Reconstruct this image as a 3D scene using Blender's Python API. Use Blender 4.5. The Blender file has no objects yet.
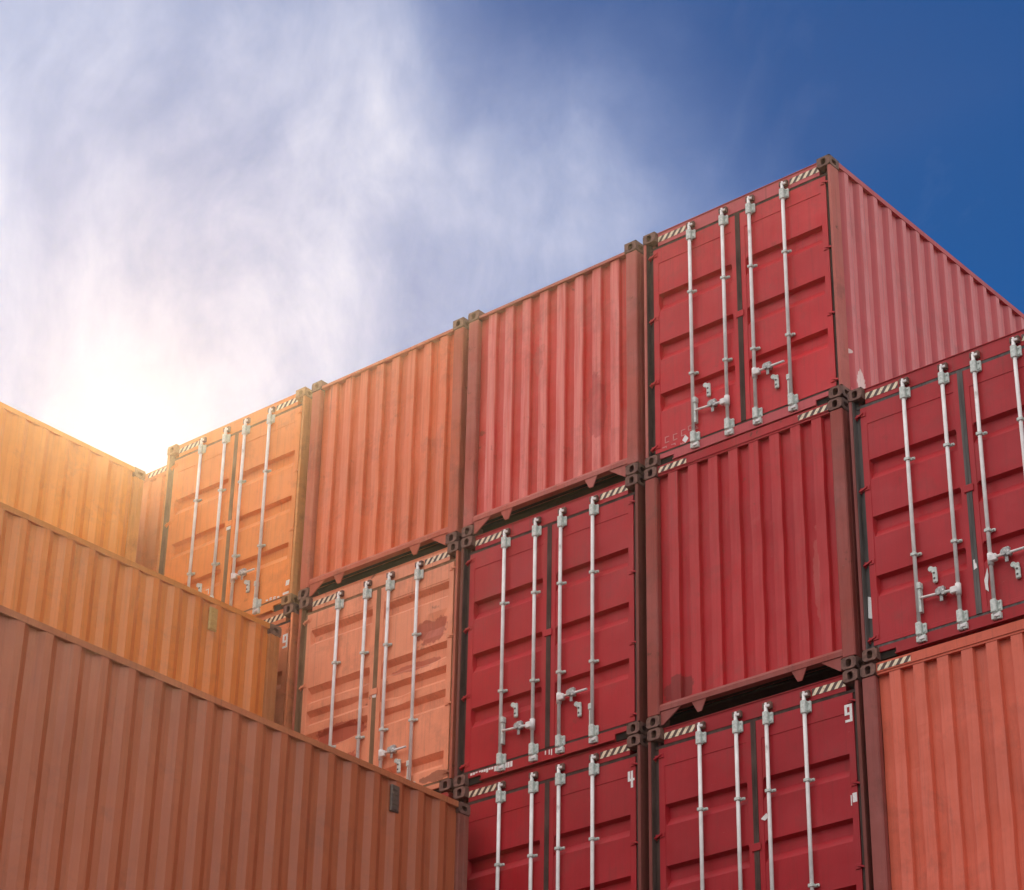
import bpy, bmesh, math, random
from mathutils import Vector, Matrix, noise

random.seed(11)
scn = bpy.context.scene
C = scn.collection
R = math.radians

# ------------------------------------------------------------------ colours
def lin(c):
    c /= 255.0
    return c / 12.92 if c <= 0.04045 else ((c + 0.055) / 1.055) ** 2.4

def col(r, g, b, k=1.0):
    return (lin(r) * k, lin(g) * k, lin(b) * k, 1.0)

# ------------------------------------------------------------------ node helper
class NT:
    def __init__(self, name):
        self.m = bpy.data.materials.new(name)
        self.m.use_nodes = True
        self.t = self.m.node_tree
        self.t.nodes.clear()
        self.out = self.t.nodes.new('ShaderNodeOutputMaterial')
        self.b = self.t.nodes.new('ShaderNodeBsdfPrincipled')
        self.t.links.new(self.b.outputs[0], self.out.inputs[0])
        self.tc = self.t.nodes.new('ShaderNodeTexCoord')

    def link(self, a, b):
        self.t.links.new(a, b)

    def mapping(self, scale=(1, 1, 1), loc=(0, 0, 0), rot=(0, 0, 0)):
        n = self.t.nodes.new('ShaderNodeMapping')
        n.inputs['Location'].default_value = loc
        n.inputs['Rotation'].default_value = rot
        n.inputs['Scale'].default_value = scale
        self.link(self.tc.outputs['Object'], n.inputs[0])
        return n.outputs[0]

    def noise(self, vec, scale, detail=5, rough=0.55, dist=0.0):
        n = self.t.nodes.new('ShaderNodeTexNoise')
        n.inputs['Scale'].default_value = scale
        n.inputs['Detail'].default_value = detail
        n.inputs['Roughness'].default_value = rough
        n.inputs['Distortion'].default_value = dist
        self.link(vec, n.inputs['Vector'])
        return n.outputs[0]

    def ramp(self, fac, a, b, va=0.0, vb=1.0):
        n = self.t.nodes.new('ShaderNodeMapRange')
        n.clamp = True
        n.inputs[1].default_value = a
        n.inputs[2].default_value = b
        n.inputs[3].default_value = va
        n.inputs[4].default_value = vb
        self.link(fac, n.inputs[0])
        return n.outputs[0]

    def math(self, op, a, b=None):
        n = self.t.nodes.new('ShaderNodeMath')
        n.operation = op
        for i, v in enumerate((a, b)):
            if v is None:
                continue
            if isinstance(v, (int, float)):
                n.inputs[i].default_value = v
            else:
                self.link(v, n.inputs[i])
        return n.outputs[0]

    def mix(self, fac, a, b, blend='MIX'):
        n = self.t.nodes.new('ShaderNodeMix')
        n.data_type = 'RGBA'
        n.blend_type = blend
        for i, v in ((0, fac), (6, a), (7, b)):
            if isinstance(v, (int, float)):
                n.inputs[i].default_value = v
            elif isinstance(v, tuple):
                n.inputs[i].default_value = v
            else:
                self.link(v, n.inputs[i])
        return n.outputs[2]

    def sep(self):
        n = self.t.nodes.new('ShaderNodeSeparateXYZ')
        self.link(self.tc.outputs['Object'], n.inputs[0])
        return n.outputs

    def bump(self, h, strength, dist):
        n = self.t.nodes.new('ShaderNodeBump')
        n.inputs['Strength'].default_value = strength
        n.inputs['Distance'].default_value = dist
        self.link(h, n.inputs['Height'])
        return n.outputs[0]


def paint(name, base, chalk=None, fade=0.25, rust=0.25, outward=None, rough=0.5, streak=0.24, scuff=0.16, dirt=0.36, spec=0.22, lit_flats=0.0, patches=()):
    """Weathered container paint. outward = (axis, lo, hi): ribs beyond lo..hi along that local axis are rubbed pale."""
    n = NT(name)
    off = (random.uniform(-40, 40), random.uniform(-40, 40), random.uniform(-40, 40))
    v = n.mapping(loc=off)
    vs = n.mapping(scale=(13, 13, 0.55), loc=off)
    if chalk is None:
        chalk = tuple(min(1.0, c * 0.8 + 0.14) for c in base[:3]) + (1.0,)
    big = n.noise(v, 1.1, 6, 0.6)
    c = n.mix(n.ramp(big, 0.3, 0.7), tuple(x * 0.84 for x in base[:3]) + (1,), tuple(min(1, x * 1.12) for x in base[:3]) + (1,))
    # chalking
    st = n.noise(vs, 1.0, 5, 0.6)
    fd = n.math('MULTIPLY', n.ramp(n.noise(v, 0.9, 7, 0.62, 0.6), 0.38, 0.72), n.ramp(st, 0.35, 0.75, 0.45, 1.0))
    fd = n.math('MULTIPLY', fd, fade)
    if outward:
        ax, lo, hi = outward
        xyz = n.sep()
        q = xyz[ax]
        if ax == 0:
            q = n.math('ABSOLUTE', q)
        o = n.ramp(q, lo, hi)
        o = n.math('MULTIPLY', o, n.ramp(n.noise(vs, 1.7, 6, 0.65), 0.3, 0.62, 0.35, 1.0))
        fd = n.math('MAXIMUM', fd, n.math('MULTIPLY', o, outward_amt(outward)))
    if lit_flats:      # light put into the colour: broad faces paler than the sloping webs
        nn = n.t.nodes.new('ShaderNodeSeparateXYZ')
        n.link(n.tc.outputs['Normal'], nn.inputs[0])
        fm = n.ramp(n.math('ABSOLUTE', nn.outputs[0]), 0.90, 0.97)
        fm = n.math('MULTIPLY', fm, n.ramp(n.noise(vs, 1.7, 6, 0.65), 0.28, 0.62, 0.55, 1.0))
        fd = n.math('MAXIMUM', fd, n.math('MULTIPLY', fm, lit_flats))
    c = n.mix(fd, c, chalk)
    for (ax, pu, pz, ru, rz, pc, amt) in patches:   # repainted or scraped areas with ragged edges
        xyz = n.sep()
        du = n.math('DIVIDE', n.math('SUBTRACT', xyz[ax], pu), ru)
        dz = n.math('DIVIDE', n.math('SUBTRACT', xyz[2], pz), rz)
        q = n.math('ADD', n.math('MULTIPLY', du, du), n.math('MULTIPLY', dz, dz))
        q = n.math('ADD', q, n.math('MULTIPLY', n.math('SUBTRACT', n.noise(v, 7, 7, 0.65), 0.5), 2.6))
        c = n.mix(n.math('MULTIPLY', n.ramp(q, 0.95, 0.75), amt), c, pc)
    # grime runs
    c = n.mix(n.math('MULTIPLY', n.ramp(n.noise(vs, 2.3, 6, 0.7), 0.5, 0.78), streak), c, (0.05, 0.02, 0.014, 1))
    d2 = n.math('MULTIPLY', n.ramp(n.noise(v, 2.2, 8, 0.7, 0.3), 0.52, 0.75), dirt)
    c = n.mix(d2, c, (0.09, 0.042, 0.03, 1))
    # rusty runs creeping down from the top edge
    zz = n.ramp(n.sep()[2], 1.0, 2.8)
    ru = n.math('MULTIPLY', n.ramp(n.noise(n.mapping(scale=(22, 22, 0.4), loc=off), 1.0, 4, 0.6), 0.60, 0.72), n.math('MULTIPLY', n.math('MULTIPLY', zz, zz), min(0.6, rust * 1.6)))
    c = n.mix(ru, c, (0.11, 0.045, 0.026, 1))
    # scratches / scuffs
    sc = n.math('MULTIPLY', n.ramp(n.noise(n.mapping(scale=(5, 5, 28), loc=off, rot=(0.2, 0.5, 0.1)), 2.2, 4, 0.6), 0.7, 0.76), scuff)
    c = n.mix(sc, c, (0.55, 0.42, 0.36, 1))
    # rust blooms and chips
    rm = n.ramp(n.noise(v, 6.5, 9, 0.68, 0.25), 0.62, 0.69)
    rg = n.ramp(n.noise(v, 0.8, 3, 0.5), 0.42, 0.68)
    rm = n.math('MULTIPLY', n.math('MULTIPLY', rm, rg), rust * 2.2)
    rm = n.math('MINIMUM', rm, 0.92)
    rc = n.mix(n.noise(v, 25, 4), (0.045, 0.017, 0.011, 1), (0.17, 0.062, 0.03, 1))
    c = n.mix(rm, c, rc)
    n.link(c, n.b.inputs['Base Color'])
    r = n.ramp(n.noise(v, 3.0, 5), 0.3, 0.7, rough - 0.07, rough + 0.12)
    r = n.math('MAXIMUM', r, n.math('MULTIPLY', rm, 0.8))
    n.link(r, n.b.inputs['Roughness'])
    n.b.inputs['Specular IOR Level'].default_value = spec
    h = n.math('ADD', n.math('MULTIPLY', n.noise(v, 2.6, 3, 0.5), 1.0), n.math('MULTIPLY', n.noise(v, 38, 4), 0.035))
    n.link(n.bump(h, 0.55, 0.018), n.b.inputs['Normal'])
    return n.m

def outward_amt(o):
    return 0.0 if o is None else OUT_AMT[0]
OUT_AMT = [0.7]

def plain(name, a, b, rough=0.6, scale=8, metallic=0.0, bump=0.2, stretch=(1, 1, 1)):
    n = NT(name)
    v = n.mapping(scale=stretch)
    f = n.ramp(n.noise(v, scale, 7, 0.65), 0.33, 0.68)
    n.link(n.mix(f, a, b), n.b.inputs['Base Color'])
    n.link(n.ramp(n.noise(v, scale * 1.7, 4), 0.3, 0.7, max(0.05, rough - 0.12), rough + 0.1), n.b.inputs['Roughness'])
    n.b.inputs['Metallic'].default_value = metallic
    if bump:
        n.link(n.bump(n.noise(v, scale * 4, 4), bump, 0.004), n.b.inputs['Normal'])
    return n.m

def hazard(name, light, dark):
    n = NT(name)
    xyz = n.sep()
    s = n.math('SUBTRACT', xyz[0], n.math('MULTIPLY', xyz[2], 0.75))
    fr = n.math('FRACT', n.math('MULTIPLY', n.math('ADD', s, 50.0), 1 / 0.084))
    m = n.ramp(fr, 0.47, 0.53)
    v = n.mapping()
    wear = n.math('MULTIPLY', n.ramp(n.noise(v, 26, 6, 0.7), 0.5, 0.66), 0.6)
    lt = n.mix(wear, light, (0.16, 0.07, 0.045, 1))
    n.link(n.mix(m, dark, lt), n.b.inputs['Base Color'])
    n.b.inputs['Roughness'].default_value = 0.55
    return n.m

GALV = plain('galvanised_steel', (0.62, 0.585, 0.56, 1), (0.80, 0.755, 0.73, 1), 0.5, 16, 0.0, 0.1, (1, 1, 0.3))
_g = NT('galvanised_rod')
_v = _g.mapping(scale=(1, 1, 0.35))
_c = _g.mix(_g.ramp(_g.noise(_v, 16, 7, 0.65), 0.33, 0.68), (0.58, 0.53, 0.50, 1), (0.80, 0.74, 0.71, 1))
_c = _g.mix(_g.math('MULTIPLY', _g.ramp(_g.noise(_g.mapping(scale=(1, 1, 0.6)), 9, 8, 0.7), 0.60, 0.70), 0.6), _c, (0.20, 0.12, 0.085, 1))
_g.link(_c, _g.b.inputs['Base Color'])
_g.b.inputs['Roughness'].default_value = 0.55
_g.b.inputs['Specular IOR Level'].default_value = 0.35
GALV = _g.m
BRKT = plain('bracket_steel', (0.40, 0.44, 0.39, 1), (0.70, 0.71, 0.65, 1), 0.55, 40, 0.0, 0.3)
LOCK = plain('lock_steel', (0.17, 0.16, 0.15, 1), (0.58, 0.56, 0.53, 1), 0.5, 45, 0.0, 0.3)
GASK = plain('gasket_rubber', (0.046, 0.027, 0.022, 1), (0.105, 0.064, 0.054, 1), 0.92, 10, 0, 0.2, (1, 1, 0.25))
GASKO = plain('gasket_rubber_glow', (0.16, 0.085, 0.045, 1), (0.30, 0.17, 0.095, 1), 0.9, 10, 0, 0.2, (1, 1, 0.25))  # rubber lightened: the warm veil of the sun is put into its colour
GASKG = plain('gasket_rubber_grey', (0.05, 0.040, 0.036, 1), (0.15, 0.13, 0.12, 1), 0.6, 5, 0, 0.2, (3, 3, 0.25))
RUSTY = plain('casting_rust', (0.075, 0.034, 0.025, 1), (0.24, 0.115, 0.085, 1), 0.85, 16, 0, 0.6)
CASTO = plain('casting_rust_glow', (0.20, 0.10, 0.045, 1), (0.42, 0.24, 0.11, 1), 0.85, 16, 0, 0.6)  # rust with the sun's orange glow painted into its colour
UNDER = plain('underside_dark', (0.018, 0.013, 0.010, 1), (0.035, 0.024, 0.018, 1), 0.8, 9, 0, 0.3)
WHITE = plain('white_marking', (0.66, 0.62, 0.58, 1), (0.84, 0.80, 0.77, 1), 0.55, 60, 0, 0.1)
FAINT = plain('faded_marking', (0.50, 0.10, 0.10, 1), (0.62, 0.24, 0.22, 1), 0.6, 90, 0, 0.1)
DARKMK = plain('dark_marking', (0.03, 0.02, 0.018, 1), (0.09, 0.06, 0.05, 1), 0.6, 50, 0, 0.1)
for _m in (GASK, GASKG, GASKO, UNDER):
    _m.node_tree.nodes['Principled BSDF'].inputs['Specular IOR Level'].default_value = 0.15
HAZ = hazard('hazard_stripes', (0.80, 0.64, 0.44, 1), (0.075, 0.030, 0.020, 1))
CONC = plain('yard_asphalt', (0.045, 0.044, 0.043, 1), (0.085, 0.083, 0.08, 1), 0.85, 0.6, 0, 0.3)
VENTM = plain('vent_plastic', (0.075, 0.055, 0.045, 1), (0.16, 0.11, 0.085, 1), 0.6, 25, 0, 0.3)
VENTY = plain('vent_plastic_yellow', (0.42, 0.27, 0.08, 1), (0.56, 0.37, 0.13, 1), 0.6, 25, 0, 0.3)

# ------------------------------------------------------------------ mesh helpers
def box(bm, x0, x1, y0, y1, z0, z1):
    v = [bm.verts.new(p) for p in ((x0, y0, z0), (x1, y0, z0), (x1, y1, z0), (x0, y1, z0),
                                   (x0, y0, z1), (x1, y0, z1), (x1, y1, z1), (x0, y1, z1))]
    for f in ((0, 3, 2, 1), (4, 5, 6, 7), (0, 1, 5, 4), (1, 2, 6, 5), (2, 3, 7, 6), (3, 0, 4, 7)):
        bm.faces.new([v[i] for i in f])
    return v

def bbox(bm, x0, x1, y0, y1, z0, z1, b=0.006):
    """box with a chamfer on every edge"""
    tmp = bmesh.new()
    box(tmp, x0, x1, y0, y1, z0, z1)
    bmesh.ops.bevel(tmp, geom=tmp.edges[:], offset=b, segments=1, affect='EDGES')
    merge(bm, tmp)

def merge(bm, tmp, mat=None):
    mp = {}
    for v in tmp.verts:
        mp[v] = bm.verts.new(mat @ v.co if mat else v.co)
    for f in tmp.faces:
        nf = bm.faces.new([mp[v] for v in f.verts])
        nf.smooth = f.smooth
    tmp.free()

def tube(bm, p0, p1, r, seg=12, r2=None, smooth=True):
    p0, p1 = Vector(p0), Vector(p1)
    d = (p1 - p0).normalized()
    a = d.orthogonal().normalized()
    b = d.cross(a)
    r2 = r if r2 is None else r2
    rings = []
    for p, rr in ((p0, r), (p1, r2)):
        rings.append([bm.verts.new(p + (a * math.cos(t) + b * math.sin(t)) * rr) for t in [2 * math.pi * k / seg for k in range(seg)]])
    for k in range(seg):
        f = bm.faces.new((rings[0][k], rings[0][(k + 1) % seg], rings[1][(k + 1) % seg], rings[1][k]))
        f.smooth = smooth
    bm.faces.new(rings[0][::-1])
    bm.faces.new(rings[1])

def prism(bm, pts, y0, y1):
    """polygon in x,z extruded along y"""
    a = [bm.verts.new((x, y0, z)) for x, z in pts]
    b = [bm.verts.new((x, y1, z)) for x, z in pts]
    n = len(pts)
    bm.faces.new(a)
    bm.faces.new(b[::-1])
    for i in range(n):
        bm.faces.new((a[i], b[i], b[(i + 1) % n], a[(i + 1) % n]))

def link(name, bm, m, parent=None, cache=None):
    bmesh.ops.recalc_face_normals(bm, faces=bm.faces[:])
    me = bpy.data.meshes.new(name)
    bm.to_mesh(me)
    bm.free()
    me.materials.append(m)
    o = bpy.data.objects.new(name, me)
    C.objects.link(o)
    if parent:
        o.parent = parent
    return o

CACHE = {}
def part(name, key, build, m, parent):
    """child mesh sharing its data with the same part of other containers; the paint sits on the object"""
    if key is None or key not in CACHE:
        bm = bmesh.new()
        build(bm)
        bmesh.ops.recalc_face_normals(bm, faces=bm.faces[:])
        me = bpy.data.meshes.new(name)
        bm.to_mesh(me)
        bm.free()
        me.materials.append(m)
        if key is not None:
            CACHE[key] = me
    else:
        me = CACHE[key]
    o = bpy.data.objects.new(name, me)
    C.objects.link(o)
    o.parent = parent
    o.material_slots[0].link = 'OBJECT'
    o.material_slots[0].material = m
    return o

# ------------------------------------------------------------------ container pieces (local: x across, y back from the front face, z up)
HW, HT = 1.219, 2.896

def oval_face(bm, org, u, v, w, h, nrm, cx, cy, rx, ry, depth):
    org, u, v, nrm = Vector(org), Vector(u), Vector(v), Vector(nrm)
    N = 16
    outer, inner, deep = [], [], []
    for k in range(N):
        t = 2 * math.pi * (k + 0.5) / N
        c, s = math.cos(t), math.sin(t)
        q = max(abs(c), abs(s))
        ox, oy = w / 2 + c / q * w / 2, h / 2 + s / q * h / 2
        e = 0.6  # squarish oval
        ix = cx + rx * math.copysign(abs(c) ** e, c)
        iy = cy + ry * math.copysign(abs(s) ** e, s)
        outer.append(bm.verts.new(org + u * ox + v * oy))
        inner.append(bm.verts.new(org + u * ix + v * iy))
        deep.append(bm.verts.new(org + u * ix + v * iy - nrm * depth))
    for k in range(N):
        j = (k + 1) % N
        bm.faces.new((outer[k], outer[j], inner[j], inner[k]))
        bm.faces.new((inner[k], inner[j], deep[j], deep[k]))
    bm.faces.new(deep)

def casting(bm, sx, front, top, L):
    x1 = sx * HW
    x0 = sx * (HW - 0.160)
    xa, xb = min(x0, x1), max(x0, x1)
    ya, yb = (0.0, 0.176) if front else (L - 0.176, L)
    za, zb = (HT - 0.118, HT) if top else (0.0, 0.118)
    # end face with hole
    ye = ya if front else yb
    ny = -1 if front else 1
    oval_face(bm, (xa, ye, za), (1, 0, 0), (0, 0, 1), xb - xa, zb - za, (0, ny, 0), (xb - xa) / 2, (zb - za) / 2, 0.031, 0.040, 0.07)
    # outer side face with hole
    oval_face(bm, (x1, ya, za), (0, 1, 0), (0, 0, 1), yb - ya, zb - za, (sx, 0, 0), (yb - ya) / 2, (zb - za) / 2, 0.040, 0.027, 0.06)
    yi = yb if front else ya
    def quad(*p):
        bm.faces.new([bm.verts.new(q) for q in p])
    quad((xa, yi, za), (xb, yi, za), (xb, yi, zb), (xa, yi, zb))
    quad((x0, ya, za), (x0, yb, za), (x0, yb, zb), (x0, ya, zb))
    quad((xa, ya, za), (xb, ya, za), (xb, yb, za), (xa, yb, za))
    quad((xa, ya, zb), (xb, ya, zb), (xb, yb, zb), (xa, yb, zb))
    if not top:   # twistlock foot standing in the casting below
        box(bm, xa + 0.03, xb - 0.03, ya + 0.035, yb - 0.035, za - 0.0138, za - 0.0005)

def corrugation(length, start, pitch, outer, slope):
    """list of (s, depth 0..1); 0 = outer flat"""
    pts = [(0.0, 1.0)]
    s = start
    while s + slope * 2 + outer < length - 0.01:
        pts += [(s, 1.0), (s + slope, 0.0), (s + slope + outer, 0.0), (s + 2 * slope + outer, 1.0)]
        s += pitch
    pts.append((length, 1.0))
    return pts

def side_sheet(bm, sx, L, y0, y1, z0, z1, seed, nz, jit, pitch=0.278):
    q = pitch / 0.278
    prof = corrugation(y1 - y0, 0.05, pitch, 0.072 * q, 0.068 * q)
    xo, xi = sx * (HW - 0.008), sx * (HW - 0.044)
    rows = []
    for k in range(nz + 1):
        z = z0 + (z1 - z0) * k / nz
        row = []
        for s, d in prof:
            y = y0 + s
            e = min(1.0, 4 * min(k / nz, 1 - k / nz))
            w = noise.noise(Vector((seed, y * 1.3, z * 1.1))) * jit * e
            wy = noise.noise(Vector((y * 1.3, seed, z * 1.6))) * jit * 0.8 * e if 0 < s < y1 - y0 else 0
            row.append(((xo + (xi - xo) * d) - sx * abs(w), y + wy, z))
        rows.append(row)
    grid(bm, rows, (-sx * 0.003, 0, 0))

def end_sheet(bm, yo, yi, x0, x1, z0, z1, seed, nz, jit, back=0.003):
    n0 = 8
    prof = [(x0, 1.0)]
    st = -0.9365
    for k in range(n0):
        a = st + 0.2525 * k
        prof += [(a - 0.008, 1.0), (a + 0.004, 0.0), (a + 0.118, 0.0), (a + 0.130, 1.0)]
    prof.append((x1, 1.0))
    rows = []
    for k in range(nz + 1):
        z = z0 + (z1 - z0) * k / nz
        e = min(1.0, 5 * min(k / nz, 1 - k / nz))
        row = []
        for x, d in prof:
            w = noise.noise(Vector((x * 1.7, seed, z * 1.5))) * jit * e
            wx = noise.noise(Vector((seed, x * 2.1, z * 2.3))) * jit * 0.55 * e if x0 < x < x1 else 0
            w2 = noise.noise(Vector((seed + 7, x * 5, z * 5))) * jit * 0.4 * e
            row.append((x + wx, yo + (yi - yo) * d + abs(w) + w2 * 0.5, z))
        rows.append(row)
    grid(bm, rows, (0, back, 0))

def grid(bm, rows, off):
    off = Vector(off)
    F = [[bm.verts.new(p) for p in r] for r in rows]
    B = [[bm.verts.new(Vector(p) + off) for p in r] for r in rows]
    nr, nc = len(rows), len(rows[0])
    for i in range(nr - 1):
        for j in range(nc - 1):
            bm.faces.new((F[i][j], F[i][j + 1], F[i + 1][j + 1], F[i + 1][j]))
            bm.faces.new((B[i][j], B[i + 1][j], B[i + 1][j + 1], B[i][j + 1]))
    for i in range(nr - 1):
        for j in (0, nc - 1):
            bm.faces.new((F[i][j], F[i + 1][j], B[i + 1][j], B[i][j]))
    for j in range(nc - 1):
        for i in (0, nr - 1):
            bm.faces.new((F[i][j], F[i][j + 1], B[i][j + 1], B[i][j]))

LEAF_Y, BOX_Y = 0.055, 0.055
Z_LEAF0, Z_LEAF1 = 0.160, 2.690

def door_leaf(bm, sx, recesses, seed, jit, dents):
    """one door: flat frame, pressed horizontal recesses (top z, bottom z, upper slope height, lower slope height)"""
    a, b = 0.030, 1.120
    r0, r1 = 0.088, 1.052
    xs = [a, r0 - 0.002, r0, r0 + 0.014]
    n = 10
    xs += [r0 + 0.014 + (r1 - r0 - 0.028) * k / n for k in range(1, n)]
    xs += [r1 - 0.014, r1, r1 + 0.002, b]
    zs = {Z_LEAF0, Z_LEAF1, 2.502, 2.499, 0.205, 0.208}
    for (t, bo, us, ls) in recesses:
        zs |= {t, t - us, bo + ls, bo}
    z = Z_LEAF0 + 0.1
    while z < Z_LEAF1 - 0.05:
        if min(abs(z - q) for q in zs) > 0.03:
            zs.add(z)
        z += 0.1
    zs = sorted(zs)
    def depth(x, z):
        d = 0.0
        if r0 <= x <= r1 and 0.2065 < z < 2.5005:
            d = 0.005
        if r0 + 0.01 <= x <= r1 - 0.01:
            for (t, bo, us, ls) in recesses:
                if bo < z < t:
                    d = max(d, 0.068 * min(1.0, (t - z) / us, (z - bo) / ls))
        if r0 < x < r1:
            d += abs(noise.noise(Vector((x * 2.2 + seed, z * 1.9, seed)))) * jit
            for (dx, dz, rx, rz, dd) in dents:
                q = ((x - dx) / rx) ** 2 + ((z - dz) / rz) ** 2
                if q < 1:
                    d += dd * (1 - q) ** 2
        return d
    rows = []
    for z in zs:
        row = [(sx * x, LEAF_Y + depth(x, z), z) for x in xs]
        rows.append(row)
    # slab with real thickness
    F = [[bm.verts.new(p) for p in r] for r in rows]
    nr, nc = len(rows), len(xs)
    for i in range(nr - 1):
        for j in range(nc - 1):
            bm.faces.new((F[i][j], F[i][j + 1], F[i + 1][j + 1], F[i + 1][j]))
    ring = [F[0][j] for j in range(nc)] + [F[i][nc - 1] for i in range(1, nr)] + [F[nr - 1][j] for j in range(nc - 2, -1, -1)] + [F[i][0] for i in range(nr - 2, 0, -1)]
    back = [bm.verts.new((v.co.x, 0.115, v.co.z)) for v in ring]
    m = len(ring)
    for i in range(m):
        bm.faces.new((ring[i], ring[(i + 1) % m], back[(i + 1) % m], back[i]))
    bm.faces.new(back[::-1])

ROD_Y = 0.022
RODS = (0.175, 0.607)

def rod_mesh(bm, x):
    tube(bm, (x, ROD_Y, 0.085), (x, ROD_Y, 2.80), 0.0190, 14)
    # top and bottom cams
    tube(bm, (x, ROD_Y, 2.77), (x, ROD_Y, 2.825), 0.0165, 12, 0.012)
    bbox(bm, x - 0.006, x + 0.05, ROD_Y - 0.018, ROD_Y + 0.02, 2.772, 2.80, 0.005)
    tube(bm, (x, ROD_Y, 0.035), (x, ROD_Y, 0.09), 0.016, 12)
    bbox(bm, x - 0.006, x + 0.055, ROD_Y - 0.02, ROD_Y + 0.02, 0.055, 0.088, 0.005)

def bracket_end(bm, x, z0, z1):
    """bolted bearing bracket that holds a rod end: sleeve and a flange with bolts"""
    bbox(bm, x - 0.031, x + 0.027, ROD_Y - 0.027, 0.052, z0, z1, 0.008)
    bbox(bm, x + 0.027, x + 0.066, 0.030, 0.054, z0 + 0.012, z1 - 0.012, 0.005)
    for zz in (z0 + 0.035, z1 - 0.035):
        tube(bm, (x + 0.047, 0.020, zz), (x + 0.047, 0.031, zz), 0.009, 8)

def guide(bm, x, z):
    bbox(bm, x - 0.030, x + 0.030, ROD_Y - 0.026, 0.054, z - 0.017, z + 0.017, 0.005)
    bbox(bm, x + 0.030, x + 0.066, 0.034, 0.055, z - 0.014, z + 0.014, 0.004)
    tube(bm, (x + 0.050, 0.022, z), (x + 0.050, 0.035, z), 0.008, 8)

def keeper(bm, x, z):
    """cam keeper on header or sill"""
    bbox(bm, x - 0.035, x - 0.008, 0.005, 0.052, z - 0.030, z + 0.030, 0.005)
    bbox(bm, x + 0.018, x + 0.062, 0.012, 0.052, z - 0.034, z + 0.034, 0.005)

def handle(bm, xp, xe, z, ze):
    """swing handle hinged on a rod at xp, reaching to xe"""
    s = 1 if xe > xp else -1
    bbox(bm, min(xp, xp + s * 0.075), max(xp, xp + s * 0.075), ROD_Y - 0.034, ROD_Y + 0.012, z - 0.036, z + 0.032, 0.008)
    tube(bm, (xp, ROD_Y, z - 0.06), (xp, ROD_Y, z + 0.055), 0.028, 12)
    tube(bm, (xp + s * 0.06, ROD_Y - 0.015, z), (xe, ROD_Y - 0.012, ze), 0.0145, 10, 0.012)
    xm = xp + (xe - xp) * 0.45
    zm = z + (ze - z) * 0.45
    bbox(bm, xm - 0.04, xm + 0.035, ROD_Y - 0.03, ROD_Y + 0.004, zm - 0.02, zm + 0.024, 0.006)

def lock_plate(bm, x, z):
    """seal latch in the middle of the handle: hub, tongue and hanging hasp"""
    bbox(bm, x - 0.035, x + 0.03, ROD_Y - 0.010, 0.054, z + 0.012, z + 0.072, 0.006)
    tube(bm, (x - 0.01, ROD_Y - 0.045, z + 0.01), (x - 0.01, ROD_Y + 0.02, z + 0.01), 0.033, 12)
    tube(bm, (x + 0.035, ROD_Y - 0.04, z - 0.012), (x + 0.035, ROD_Y + 0.01, z - 0.012), 0.020, 10)
    bbox(bm, x - 0.012, x + 0.022, ROD_Y - 0.022, ROD_Y - 0.012, z - 0.085, z - 0.01, 0.004)

def catch_plate(bm, x, z):
    """bare handle catch: small pivot, slotted drop plate with two holes"""
    tube(bm, (x - 0.035, 0.030, z + 0.075), (x - 0.035, 0.058, z + 0.075), 0.026, 10)
    bbox(bm, x - 0.035, x + 0.022, 0.032, 0.058, z + 0.035, z + 0.085, 0.006)
    bbox(bm, x - 0.020, x + 0.028, 0.026, 0.058, z - 0.075, z + 0.045, 0.010)

def catch_hole(bm, x, z):
    tube(bm, (x + 0.004, 0.0225, z), (x + 0.004, 0.030, z), 0.011, 10)

def cradle(bm, x, z0, z1, s):
    """vertical handle retainer standing beside a rod"""
    bbox(bm, x + s * 0.024 - 0.010, x + s * 0.024 + 0.018, ROD_Y - 0.012, 0.056, z0, z1, 0.004)
    bbox(bm, x + s * 0.024 - 0.016, x + s * 0.024 + 0.026, ROD_Y - 0.022, 0.056, z1 - 0.055, z1 + 0.01, 0.005)

def hinge(bm, sx, z):
    a, b = sx * 1.186, sx * 1.085
    prism(bm, [(a, z - 0.040), (a, z - 0.022), (b, z + 0.014), (b, z - 0.004)], 0.036, 0.072)
    tube(bm, (sx * 1.160, 0.056, z - 0.050), (sx * 1.160, 0.056, z + 0.012), 0.009, 8)
    bbox(bm, min(sx * 1.06, sx * 1.118), max(sx * 1.06, sx * 1.118), 0.046, 0.056, z - 0.03, z + 0.02, 0.003)

def build_header_door(bm):
    box(bm, -HW + 0.165, HW - 0.165, BOX_Y, 0.16, 2.725, HT - 0.012)
    box(bm, -HW + 0.161, HW - 0.161, 0.046, 0.16, HT - 0.0118, HT - 0.004)      # drip edge under the roof
    box(bm, -HW + 0.165, HW - 0.165, 0.075, 0.16, 2.695, 2.7248)

def build_sill_door(bm):
    box(bm, -HW + 0.34, HW - 0.34, BOX_Y - 0.012, 0.16, 0.006, 0.126)
    for s in (-1, 1):
        x0, x1 = sorted((s * (HW - 0.163), s * (HW - 0.3395)))
        box(bm, x0, x1, BOX_Y - 0.012, 0.16, 0.074, 0.126)
    box(bm, -HW + 0.34, HW - 0.34, 0.020, BOX_Y - 0.0125, 0.006, 0.018)

def post_door(bm, sx):
    def b(x0, x1, *r):
        x0, x1 = sorted((sx * x0, sx * x1))
        box(bm, x0, x1, *r)
    b(HW - 0.036, HW - 0.004, 0.008, 0.162, 0.1185, HT - 0.1185)
    b(HW - 0.100, HW - 0.0362, 0.088, 0.160, 0.1185, HT - 0.1185)

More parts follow.
